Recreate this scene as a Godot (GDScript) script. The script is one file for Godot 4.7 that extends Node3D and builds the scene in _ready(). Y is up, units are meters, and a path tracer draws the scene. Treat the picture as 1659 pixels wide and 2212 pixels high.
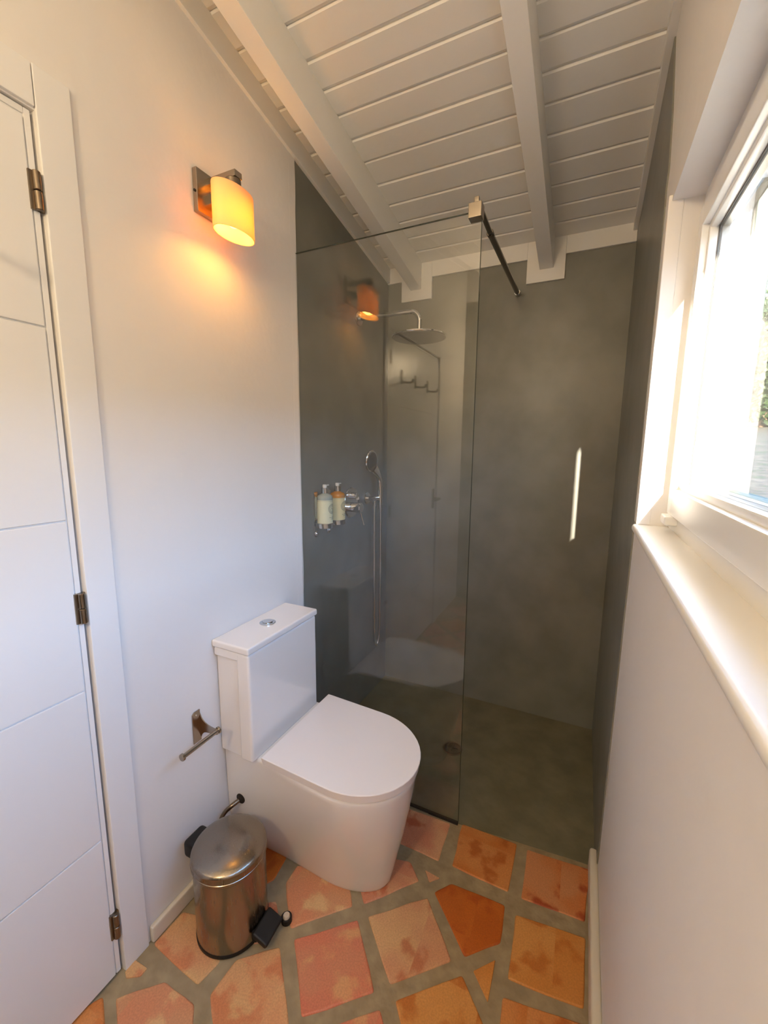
extends Node3D
# A small white bathroom with a dark microcement walk-in shower. y is up, x runs from the left wall (0)
# to the window wall (about 1.1), z runs from the shower's back wall (0) towards the viewer.

const SLOPE := 0.1935        # the ceiling rises this much per metre of z
const GLASS_Z := 0.7786
const ROOM_Z := 3.05
const WALL_X := 1.098
const WIN_Z0 := 0.95
const WIN_Z1 := 2.46
const WIN_Y0 := 1.155
const WIN_Y1 := 1.845
const OUT_X := 1.262

var M := {}
var rng := RandomNumberGenerator.new()


# ---------------------------------------------------------------- mesh helpers
# A shape is a PackedVector3Array of triangles; finish() turns them outward, smooths and commits them.

func tri(t: PackedVector3Array, a: Vector3, b: Vector3, c: Vector3) -> PackedVector3Array:
	t.append(a); t.append(b); t.append(c)
	return t

func cat(parts: Array) -> PackedVector3Array:
	var t := PackedVector3Array()
	for p in parts:
		t.append_array(outward(p))
	return t

func outward(t: PackedVector3Array) -> PackedVector3Array:
	var vol := 0.0
	var o := t[0] if t.size() else Vector3.ZERO
	for i in range(0, t.size(), 3):
		vol += (t[i] - o).dot((t[i + 1] - o).cross(t[i + 2] - o))
	if vol > 0.0:      # counter-clockwise: Godot wants clockwise fronts
		var r := PackedVector3Array()
		r.resize(t.size())
		for i in range(0, t.size(), 3):
			r[i] = t[i]; r[i + 1] = t[i + 2]; r[i + 2] = t[i + 1]
		return r
	return t

func finish(t: PackedVector3Array, smooth_deg := 40.0, uv_mode := "", uv_a := Vector3.ZERO, uv_s := 1.0) -> ArrayMesh:
	var n := t.size()
	var fn := PackedVector3Array()
	fn.resize(n / 3)
	var at := {}
	for i in range(0, n, 3):
		fn[i / 3] = (t[i + 2] - t[i]).cross(t[i + 1] - t[i])
		for k in 3:
			var key := Vector3i((t[i + k] * 20000.0).round())
			if not at.has(key):
				at[key] = []
			at[key].append(i / 3)
	var limit := cos(deg_to_rad(smooth_deg))
	var nn := PackedVector3Array()
	nn.resize(n)
	for i in n:
		var own := fn[i / 3]
		var on := own.normalized()
		var sum := Vector3.ZERO
		for f in at[Vector3i((t[i] * 20000.0).round())]:
			if fn[f].normalized().dot(on) >= limit:
				sum += fn[f]
		nn[i] = sum.normalized() if sum.length() > 1e-14 else Vector3.UP
	var uv := PackedVector2Array()
	if uv_mode != "":
		uv.resize(n)
		for i in n:
			var p := t[i] - uv_a
			if uv_mode == "xz":
				uv[i] = Vector2(p.x, p.z) * uv_s
			elif uv_mode == "round":       # u round the y axis (0 facing +x), v down
				uv[i] = Vector2(0.5 - atan2(p.z, p.x) / TAU, -p.y * uv_s)
	var arr := []
	arr.resize(Mesh.ARRAY_MAX)
	arr[Mesh.ARRAY_VERTEX] = t
	arr[Mesh.ARRAY_NORMAL] = nn
	if uv_mode != "":
		arr[Mesh.ARRAY_TEX_UV] = uv
	var m := ArrayMesh.new()
	m.add_surface_from_arrays(Mesh.PRIMITIVE_TRIANGLES, arr)
	return m

func xf(t: PackedVector3Array, by: Transform3D) -> PackedVector3Array:
	var r := PackedVector3Array()
	r.resize(t.size())
	for i in t.size():
		r[i] = by * t[i]
	return r

func move(t: PackedVector3Array, p: Vector3) -> PackedVector3Array:
	return xf(t, Transform3D(Basis(), p))

func turn(t: PackedVector3Array, axis: Vector3, deg: float, at := Vector3.ZERO) -> PackedVector3Array:
	return xf(t, Transform3D(Basis(axis.normalized(), deg_to_rad(deg)), at))

# box from corner lo to corner hi with rounded edges of radius r (steps of rounding n)
func box(lo: Vector3, hi: Vector3, r := 0.0, n := 1) -> PackedVector3Array:
	var c := (lo + hi) * 0.5
	var h := (hi - lo) * 0.5
	var t := PackedVector3Array()
	r = minf(r, minf(h.x, minf(h.y, h.z)) * 0.999)
	var axes := [[0, 1, 2], [1, 2, 0], [2, 0, 1]]
	for ax in axes:
		var lu := steps(h[ax[1]], r, n)
		var lv := steps(h[ax[2]], r, n)
		for s in [-1.0, 1.0]:
			for i in lu.size() - 1:
				for j in lv.size() - 1:
					var q := []
					for k in [[0, 0], [1, 0], [1, 1], [0, 1]]:
						var p := Vector3.ZERO
						p[ax[0]] = s * h[ax[0]]
						p[ax[1]] = lu[i + k[0]]
						p[ax[2]] = lv[j + k[1]]
						if r > 0.0:
							var inner := p.clamp(-(h - Vector3.ONE * r), h - Vector3.ONE * r)
							var d := p - inner
							if d.length() > 1e-9:
								p = inner + d.normalized() * r
						q.append(p + c)
					if s > 0.0:
						tri(t, q[0], q[1], q[2]); tri(t, q[0], q[2], q[3])
					else:
						tri(t, q[0], q[2], q[1]); tri(t, q[0], q[3], q[2])
	return t

func steps(h: float, r: float, n: int) -> Array:
	if r <= 0.0:
		return [-h, h]
	var a := []
	for i in n + 1:
		a.append(-h + r * (1.0 - cos(i * PI / 2 / n)) if n > 1 else -h + r * i)
	for i in n + 1:
		a.append(-a[n - i])
	return a

# rings of equal size joined one after the other, closed at both ends with fans
func loft(rings: Array, cap0 := true, cap1 := true, around := false) -> PackedVector3Array:
	var t := PackedVector3Array()
	var m: int = rings[0].size()
	var count := rings.size() if around else rings.size() - 1
	for i in count:
		var a: Array = rings[i]
		var b: Array = rings[(i + 1) % rings.size()]
		for j in m:
			var k := (j + 1) % m
			tri(t, a[j], b[j], b[k]); tri(t, a[j], b[k], a[k])
	if cap0:
		fan(t, rings[0], false)
	if cap1:
		fan(t, rings[rings.size() - 1], true)
	return t

func fan(t: PackedVector3Array, ring: Array, flip: bool) -> void:
	var c := Vector3.ZERO
	for p in ring:
		c += p
	c /= ring.size()
	for j in ring.size():
		var k := (j + 1) % ring.size()
		if flip:
			tri(t, c, ring[k], ring[j])
		else:
			tri(t, c, ring[j], ring[k])

# profile: [radius, height] pairs turned round the y axis
func lathe(profile: Array, seg := 32, sx := 1.0, sz := 1.0) -> PackedVector3Array:
	var rings := []
	for p in profile:
		var ring := []
		for j in seg:
			var a := TAU * j / seg
			ring.append(Vector3(cos(a) * p[0] * sx, p[1], sin(a) * p[0] * sz))
		rings.append(ring)
	return loft(rings, profile[0][0] > 1e-6, profile[-1][0] > 1e-6)

func hollow(profile: Array, seg := 32, sx := 1.0, sz := 1.0) -> PackedVector3Array:   # a closed loop of [radius, height]
	var rings := []
	for p in profile:
		var ring := []
		for j in seg:
			var a := TAU * j / seg
			ring.append(Vector3(cos(a) * p[0] * sx, p[1], sin(a) * p[0] * sz))
		rings.append(ring)
	return loft(rings, false, false, true)

func tube(path: Array, r: float, seg := 12) -> PackedVector3Array:
	var rings := []
	var up := Vector3.ZERO
	for i in path.size():
		var d: Vector3 = (path[mini(i + 1, path.size() - 1)] - path[maxi(i - 1, 0)]).normalized()
		if up == Vector3.ZERO:
			up = d.cross(Vector3(0.31, 0.77, 0.55)).normalized()
		up = (up - d * up.dot(d)).normalized()
		var side := d.cross(up)
		var ring := []
		for j in seg:
			var a := TAU * j / seg
			ring.append(path[i] + (up * cos(a) + side * sin(a)) * r)
		rings.append(ring)
	return loft(rings)

func rod(a: Vector3, b: Vector3, r: float, seg := 16, bevel := 0.0) -> PackedVector3Array:
	var d := b - a
	var l := d.length()
	var prof := [[r, 0.0], [r, l]] if bevel <= 0.0 else [[r - bevel, 0.0], [r, bevel], [r, l - bevel], [r - bevel, l]]
	var y := d.normalized()
	var x := y.cross(Vector3(0, 0, 1) if absf(y.z) < 0.9 else Vector3(1, 0, 0)).normalized()
	return xf(lathe(prof, seg), Transform3D(Basis(x, y, x.cross(y)), a))

func curve(points: Array, n := 8) -> Array:      # smooth line through points
	var out := []
	for i in points.size() - 1:
		var p0: Vector3 = points[maxi(i - 1, 0)]
		var p1: Vector3 = points[i]
		var p2: Vector3 = points[i + 1]
		var p3: Vector3 = points[mini(i + 2, points.size() - 1)]
		for k in n:
			out.append(p1.cubic_interpolate(p2, p0, p3, float(k) / n))
	out.append(points[-1])
	return out

# a flat polygon (Vector2 list) given depth along w, placed by origin o and axes u, v, w; bevel rounds the far edge
func slab(poly: PackedVector2Array, o: Vector3, u: Vector3, v: Vector3, w: Vector3, depth: float, bevel := 0.0) -> PackedVector3Array:
	var t := PackedVector3Array()
	var levels := [[poly, 0.0], [poly, depth]]
	if bevel > 0.0:
		levels = [[poly, 0.0], [poly, depth - bevel], [inset(poly, bevel * 0.35), depth - bevel * 0.3], [inset(poly, bevel), depth]]
	for i in levels.size() - 1:
		var a: PackedVector2Array = levels[i][0]
		var b: PackedVector2Array = levels[i + 1][0]
		for j in a.size():
			var k := (j + 1) % a.size()
			var p := [o + u * a[j].x + v * a[j].y + w * levels[i][1], o + u * b[j].x + v * b[j].y + w * levels[i + 1][1],
				o + u * b[k].x + v * b[k].y + w * levels[i + 1][1], o + u * a[k].x + v * a[k].y + w * levels[i][1]]
			tri(t, p[0], p[1], p[2]); tri(t, p[0], p[2], p[3])
	var ccw := area(poly) > 0.0
	for e in [0, levels.size() - 1]:
		var q: PackedVector2Array = levels[e][0]
		var idx := Geometry2D.triangulate_polygon(q)
		for i in range(0, idx.size(), 3):
			var a := q[idx[i]]
			var b := q[idx[i + 1]]
			var c := q[idx[i + 2]]
			var is_ccw := (b - a).cross(c - a) > 0.0
			var flip: bool = (is_ccw == ccw) == (e == 0)
			var A: Vector3 = o + u * a.x + v * a.y + w * levels[e][1]
			var B: Vector3 = o + u * b.x + v * b.y + w * levels[e][1]
			var C: Vector3 = o + u * c.x + v * c.y + w * levels[e][1]
			if flip:
				tri(t, A, B, C)
			else:
				tri(t, A, C, B)
	return t

func area(p: PackedVector2Array) -> float:
	var a := 0.0
	for i in p.size():
		a += p[i].cross(p[(i + 1) % p.size()])
	return a * 0.5

func inset(p: PackedVector2Array, d: float) -> PackedVector2Array:
	var s := signf(area(p))
	var r := PackedVector2Array()
	for i in p.size():
		var e0 := (p[i] - p[(i + p.size() - 1) % p.size()]).normalized()
		var e1 := (p[(i + 1) % p.size()] - p[i]).normalized()
		var n0 := Vector2(-e0.y, e0.x) * s
		var n1 := Vector2(-e1.y, e1.x) * s
		var b := n0 + n1
		r.append(p[i] + b * (d / maxf(0.5, 0.5 * b.length_squared())))
	return r

func round_poly(p: PackedVector2Array, r: float, n := 3) -> PackedVector2Array:
	var o := PackedVector2Array()
	for i in p.size():
		var a := p[(i + p.size() - 1) % p.size()]
		var b := p[i]
		var c := p[(i + 1) % p.size()]
		var ra := minf(r, minf(a.distance_to(b), c.distance_to(b)) * 0.4)
		var s := b + (a - b).normalized() * ra
		var e := b + (c - b).normalized() * ra
		for k in n + 1:
			var t := float(k) / n
			o.append(s.lerp(b, t).lerp(b.lerp(e, t), t))
	return o


# ---------------------------------------------------------------- objects
func obj(called: String, t, material: Material, parent: Node = self, smooth_deg := 40.0) -> MeshInstance3D:
	var o := MeshInstance3D.new()
	o.name = called if parent != self else numbered(called)
	o.mesh = t if t is Mesh else finish(outward(t), smooth_deg)
	o.material_override = material
	o.cast_shadow = GeometryInstance3D.SHADOW_CASTING_SETTING_ON
	if parent != self:
		o.name = child_name(parent, called)
	parent.add_child(o, true)
	return o

func child_name(parent: Node, called: String) -> String:
	if not parent.has_node(called):
		return called
	var i := 1
	while parent.has_node("%s_%03d" % [called, i]):
		i += 1
	return "%s_%03d" % [called, i]

func numbered(called: String) -> String:
	return child_name(self, called)

func thing(called: String, label: String, category: String, at := Vector3.ZERO, group := "") -> Node3D:
	var o := Node3D.new()
	o.name = numbered(called)
	add_child(o, true)
	o.position = at
	return tag(o, label, category, group)

func tag(o: Node3D, label: String, category := "", group := "") -> Node3D:
	o.set_meta("label", label)
	if category:
		o.set_meta("category", category)
	if group:
		o.set_meta("group", group)
	return o

func struct(called: String, label: String) -> Node3D:
	var o := Node3D.new()
	o.name = called
	add_child(o, true)
	o.set_meta("kind", "structure")
	o.set_meta("label", label)
	return o


# ---------------------------------------------------------------- materials
func mat(called: String, color: Color, rough: float, metal := 0.0, spec := 0.5) -> StandardMaterial3D:
	var m := StandardMaterial3D.new()
	m.resource_name = called
	m.albedo_color = color
	m.roughness = rough
	m.metallic = metal
	m.metallic_specular = spec
	M[called] = m
	return m

func noise_tex(freq: float, octaves: int, colors: Array, at := [], size := 256, seed_ := 1, kind := FastNoiseLite.TYPE_SIMPLEX_SMOOTH) -> NoiseTexture2D:
	var n := FastNoiseLite.new()
	n.noise_type = kind
	n.frequency = freq
	n.fractal_octaves = octaves
	n.seed = seed_
	var t := NoiseTexture2D.new()
	t.width = size
	t.height = size
	t.seamless = true
	t.noise = n
	if colors.size():
		var g := Gradient.new()
		g.offsets = PackedFloat32Array(at)
		g.colors = PackedColorArray(colors)
		t.color_ramp = g
	return t

func triplanar(m: StandardMaterial3D, per_metre: float) -> void:
	m.uv1_triplanar = true
	m.uv1_world_triplanar = true
	m.uv1_scale = Vector3.ONE * per_metre

# fired clay: blotches of three tones and fine speckle
func clay(called: String, a: Color, b: Color, c: Color, seed_: int) -> StandardMaterial3D:
	var n1 := FastNoiseLite.new()
	n1.seed = seed_
	n1.frequency = 0.0055
	n1.fractal_octaves = 3
	n1.domain_warp_enabled = true
	n1.domain_warp_amplitude = 18.0
	n1.domain_warp_frequency = 0.02
	var n2 := FastNoiseLite.new()
	n2.seed = seed_ + 7
	n2.frequency = 0.009
	n2.fractal_octaves = 4
	var n3 := FastNoiseLite.new()
	n3.seed = seed_ + 13
	n3.frequency = 0.22
	n3.fractal_octaves = 2
	var im := Image.create(256, 256, false, Image.FORMAT_RGB8)
	for y in 256:
		for x in 256:
			var k := smoothstep(-0.4, 0.45, n1.get_noise_2d(x, y))
			var col := a.lerp(b, k)
			col = col.lerp(c, 0.8 * smoothstep(0.12, 0.5, n2.get_noise_2d(x, y)))
			var f := 1.0 + 0.07 * n3.get_noise_2d(x, y)
			im.set_pixel(x, y, Color(col.r * f, col.g * f, col.b * f))
	var m := mat(called, Color.WHITE, 0.42)
	m.albedo_texture = ImageTexture.create_from_image(im)
	m.heightmap_enabled = true
	m.heightmap_texture = M.clay_relief
	m.heightmap_scale = 0.05
	return m


func _ready() -> void:
	rng.seed = 20240611
	# ------------------------------------------------ camera, sky, sun, exposure
	var cam := Camera3D.new()
	cam.name = "camera"
	cam.fov = rad_to_deg(2.0 * atan(1106.0 / 905.57))
	cam.near = 0.02
	cam.far = 300.0
	cam.basis = Basis(Vector3.UP, deg_to_rad(25.4967)) * Basis(Vector3.RIGHT, deg_to_rad(-8.7652)) * Basis(Vector3.BACK, deg_to_rad(0.4491))
	cam.position = Vector3(0.9742, 1.3296, 2.0827)
	add_child(cam)
	cam.current = true

	var sky_mat := ProceduralSkyMaterial.new()
	sky_mat.sky_top_color = Color(0.44, 0.61, 0.81)
	sky_mat.sky_horizon_color = Color(0.855, 0.92, 0.965)
	sky_mat.sky_curve = 0.12
	sky_mat.ground_bottom_color = Color(0.34, 0.31, 0.26)
	sky_mat.ground_horizon_color = Color(0.40, 0.39, 0.36)
	sky_mat.sun_angle_max = 28.0
	sky_mat.sun_curve = 0.2
	sky_mat.energy_multiplier = 1.0
	var env := Environment.new()
	env.background_mode = Environment.BG_SKY
	env.sky = Sky.new()
	env.sky.sky_material = sky_mat
	env.background_energy_multiplier = 3.5
	env.tonemap_mode = Environment.TONE_MAPPER_LINEAR
	env.tonemap_exposure = 4.6
	env.sdfgi_enabled = true
	env.ssao_enabled = true
	env.ssil_enabled = true
	var we := WorldEnvironment.new()
	we.name = "world_environment"
	we.environment = env
	add_child(we)

	var sun := DirectionalLight3D.new()
	sun.name = "sun"
	sun.light_color = Color(1.0, 0.95, 0.86)
	sun.light_energy = 4.5
	sun.light_angular_distance = 0.6
	sun.shadow_enabled = true
	add_child(sun)
	sun.look_at_from_position(Vector3(0.148, 0.246, 1.0) * 10.0, Vector3.ZERO, Vector3.UP)

	make_materials()
	# ------------------------------------------------ structure
	build_floor()
	build_walls()
	build_ceiling()
	build_door()
	build_window()
	# ------------------------------------------------ objects, large to small
	build_toilet()
	build_screen()
	build_bin()
	build_sconce("wall_sconce", "chrome wall sconce with glowing amber oval shade on the white wall above the toilet", Transform3D(Basis(), Vector3(0, 0, 1.161)), 0.014)
	build_globe()
	build_shower()
	build_small()
	build_outside()


func make_materials() -> void:
	var plaster_relief := noise_tex(0.012, 4, [], [], 512, 3)
	M.plaster_relief = plaster_relief
	var clay_relief := noise_tex(0.03, 4, [], [], 256, 5)
	M.clay_relief = clay_relief
	var w := mat("white_plaster", Color(0.92, 0.91, 0.90), 0.5)
	w.heightmap_enabled = true
	w.heightmap_texture = plaster_relief
	w.heightmap_scale = 0.10
	triplanar(w, 1.6)
	w = mat("white_paint", Color(0.93, 0.925, 0.91), 0.32)
	w = mat("door_paint", Color(0.93, 0.93, 0.93), 0.28)
	w = mat("plank_paint", Color(0.95, 0.945, 0.925), 0.42)
	w.heightmap_enabled = true
	w.heightmap_texture = plaster_relief
	w.heightmap_scale = 0.06
	triplanar(w, 2.2)
	w = mat("frame_white", Color(0.94, 0.94, 0.93), 0.25)
	w = mat("baseboard_cream", Color(0.86, 0.83, 0.77), 0.45)
	w.heightmap_enabled = true
	w.heightmap_texture = clay_relief
	w.heightmap_scale = 0.10
	triplanar(w, 3.0)
	# dark microcement: cloudy trowelled grey with a satin sealer
	var mc := mat("microcement", Color.WHITE, 0.36)
	mc.albedo_texture = noise_tex(0.008, 5, [Color(0.485, 0.485, 0.455), Color(0.515, 0.515, 0.485), Color(0.545, 0.54, 0.51)], [0.1, 0.5, 0.9], 512, 21)
	mc.heightmap_enabled = true
	mc.heightmap_texture = plaster_relief
	mc.heightmap_scale = 0.12
	triplanar(mc, 0.9)
	var mf := mat("microcement_floor", Color.WHITE, 0.42)
	mf.albedo_texture = noise_tex(0.010, 5, [Color(0.46, 0.44, 0.36), Color(0.495, 0.475, 0.39), Color(0.53, 0.505, 0.42)], [0.15, 0.5, 0.9], 512, 33)
	mf.heightmap_enabled = true
	mf.heightmap_texture = plaster_relief
	mf.heightmap_scale = 0.25
	triplanar(mf, 1.3)
	var gr := mat("grout", Color.WHITE, 0.75)
	gr.albedo_texture = noise_tex(0.02, 4, [Color(0.58, 0.515, 0.40), Color(0.61, 0.545, 0.43), Color(0.65, 0.585, 0.46)], [0.2, 0.5, 0.85], 256, 41)
	gr.heightmap_enabled = true
	gr.heightmap_texture = clay_relief
	gr.heightmap_scale = 0.2
	triplanar(gr, 3.0)
	clay("clay_p", Color(0.80, 0.52, 0.40), Color(0.84, 0.64, 0.48), Color(0.70, 0.34, 0.20), 101)
	clay("clay_p2", Color(0.82, 0.55, 0.40), Color(0.80, 0.58, 0.42), Color(0.87, 0.73, 0.52), 102)
	clay("clay_r", Color(0.82, 0.48, 0.37), Color(0.80, 0.53, 0.40), Color(0.85, 0.65, 0.45), 103)
	clay("clay_c", Color(0.84, 0.67, 0.48), Color(0.80, 0.58, 0.44), Color(0.72, 0.44, 0.30), 104)
	clay("clay_c2", Color(0.84, 0.61, 0.43), Color(0.83, 0.66, 0.46), Color(0.78, 0.48, 0.32), 105)
	clay("clay_o", Color(0.78, 0.47, 0.23), Color(0.82, 0.55, 0.32), Color(0.68, 0.36, 0.15), 106)
	clay("clay_o2", Color(0.79, 0.47, 0.26), Color(0.80, 0.55, 0.37), Color(0.60, 0.24, 0.12), 107)
	clay("clay_d", Color(0.72, 0.37, 0.11), Color(0.76, 0.41, 0.14), Color(0.66, 0.31, 0.09), 108)
	clay("clay_y", Color(0.80, 0.53, 0.26), Color(0.83, 0.59, 0.33), Color(0.72, 0.42, 0.18), 109)
	# fittings
	var ce := mat("ceramic", Color(0.94, 0.925, 0.91), 0.08)
	ce.clearcoat_enabled = true
	ce.clearcoat = 0.6
	ce.clearcoat_roughness = 0.03
	mat("seat_plastic", Color(0.95, 0.93, 0.92), 0.22)
	mat("chrome", Color(0.86, 0.87, 0.88), 0.06, 1.0)
	mat("dark_chrome", Color(0.42, 0.40, 0.38), 0.16, 1.0)
	mat("nickel", Color(0.66, 0.62, 0.57), 0.24, 1.0)
	mat("pewter", Color(0.55, 0.50, 0.44), 0.28, 1.0)
	var st := mat("brushed_steel", Color(0.60, 0.56, 0.51), 0.30, 1.0)
	st.roughness_texture = noise_tex(0.05, 3, [Color(0.6, 0.6, 0.6), Color(1, 1, 1)], [0.1, 0.9], 256, 51)
	triplanar(st, 4.0)
	st.uv1_scale = Vector3(24, 1.5, 24)
	mat("black_plastic", Color(0.025, 0.025, 0.028), 0.55)
	mat("black_rubber", Color(0.05, 0.045, 0.045), 0.7)
	mat("off_white_rubber", Color(0.82, 0.76, 0.68), 0.6)
	mat("dark_gap", Color(0.16, 0.13, 0.11), 0.8)
	var sg := mat("screen_glass", Color(0.12, 0.24, 0.17, 0.035), 0.0)
	sg.transparency = BaseMaterial3D.TRANSPARENCY_ALPHA
	var ge := mat("glass_edge", Color(0.16, 0.22, 0.18), 0.15)
	ge.metallic_specular = 0.6
	var wg := mat("window_glass", Color(0.9, 0.95, 0.93, 0.03), 0.0)
	wg.transparency = BaseMaterial3D.TRANSPARENCY_ALPHA
	mat("gasket_grey", Color(0.42, 0.41, 0.40), 0.7)
	mat("spacer", Color(0.62, 0.62, 0.60), 0.4, 0.6)
	mat("green_paint", Color(0.04, 0.16, 0.11), 0.5)
	# sconce
	var sh := mat("amber_shade", Color(0.96, 0.88, 0.70), 0.35)
	sh.backlight_enabled = true
	sh.backlight = Color(0.82, 0.69, 0.44)
	var gl := mat("bulb_glow", Color(1.0, 0.93, 0.78), 0.4)
	gl.emission_enabled = true
	gl.emission = Color(1.0, 0.82, 0.50)
	gl.emission_energy_multiplier = 0.7
	var gg := mat("globe_glow", Color(1.0, 0.95, 0.86), 0.4)
	gg.emission_enabled = true
	gg.emission = Color(1.0, 0.84, 0.62)
	gg.emission_energy_multiplier = 0.5
	# toiletries
	var clr := mat("clear_bottle", Color(0.80, 0.84, 0.80, 0.25), 0.05)
	clr.transparency = BaseMaterial3D.TRANSPARENCY_ALPHA
	mat("clear_gel", Color(0.66, 0.70, 0.66), 0.15)
	mat("amber_gel", Color(0.80, 0.54, 0.17), 0.12)
	mat("satin_grey", Color(0.50, 0.48, 0.46), 0.45, 0.7)
	var pw := mat("pump_white", Color(0.86, 0.87, 0.85), 0.3)
	pw.backlight_enabled = true
	pw.backlight = Color(0.3, 0.3, 0.3)
	for k in 2:
		var lb := mat(["label_cream", "label_straw"][k], Color.WHITE, 0.5)
		lb.albedo_texture = label_print([Color(0.90, 0.90, 0.76), Color(0.91, 0.87, 0.66)][k])
	# outside
	var gd := mat("dry_ground", Color.WHITE, 0.95)
	gd.albedo_texture = noise_tex(0.02, 5, [Color(0.18, 0.20, 0.08), Color(0.25, 0.21, 0.16), Color(0.32, 0.28, 0.22)], [0.2, 0.45, 0.8], 512, 61)
	triplanar(gd, 0.35)
	var lf := mat("leaf_green", Color(0.13, 0.20, 0.055), 0.6)
	lf.vertex_color_use_as_albedo = true
	lf.backlight_enabled = true
	lf.backlight = Color(0.35, 0.45, 0.12)
	mat("bark", Color(0.36, 0.27, 0.20), 0.9)


# cream paper with a thin border, a round emblem of dots and strokes and a line of small print
func label_print(paper: Color) -> ImageTexture:
	var im := Image.create(512, 256, false, Image.FORMAT_RGB8)
	im.fill(paper)
	var ink := paper.lerp(Color(0.36, 0.38, 0.30), 0.75)
	for x in 512:
		for y in [8, 9, 246, 247]:
			im.set_pixel(x, y, ink)
	var c := Vector2(262, 92)
	for y in range(30, 160):
		for x in range(200, 330):
			var d := Vector2((x - c.x) * 1.0, y - c.y)
			var r := d.length()
			var a := d.angle()
			var on := r > 40 and r < 54 and sin(a * 18.0) * sin(r * 0.9) > 0.0
			on = on or absf(r - 30.0) < 1.6 or absf(r - 36.0) < 1.0
			on = on or (r < 24 and absf(d.x - sin(d.y * 0.16) * 9.0) < 2.0)
			on = on or (r < 24 and absf(d.y + 4.0 - d.x * d.x * 0.03) < 1.6)
			if on:
				im.set_pixel(x, y, ink)
	for x in range(236, 292):
		if (x / 5) % 3 != 2:
			for y in range(196, 202):
				im.set_pixel(x, y, ink)
	for x in range(224, 302):
		if (x / 4) % 4 != 3:
			for y in range(180, 186):
				im.set_pixel(x, y, ink)
	return ImageTexture.create_from_image(im)


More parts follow.
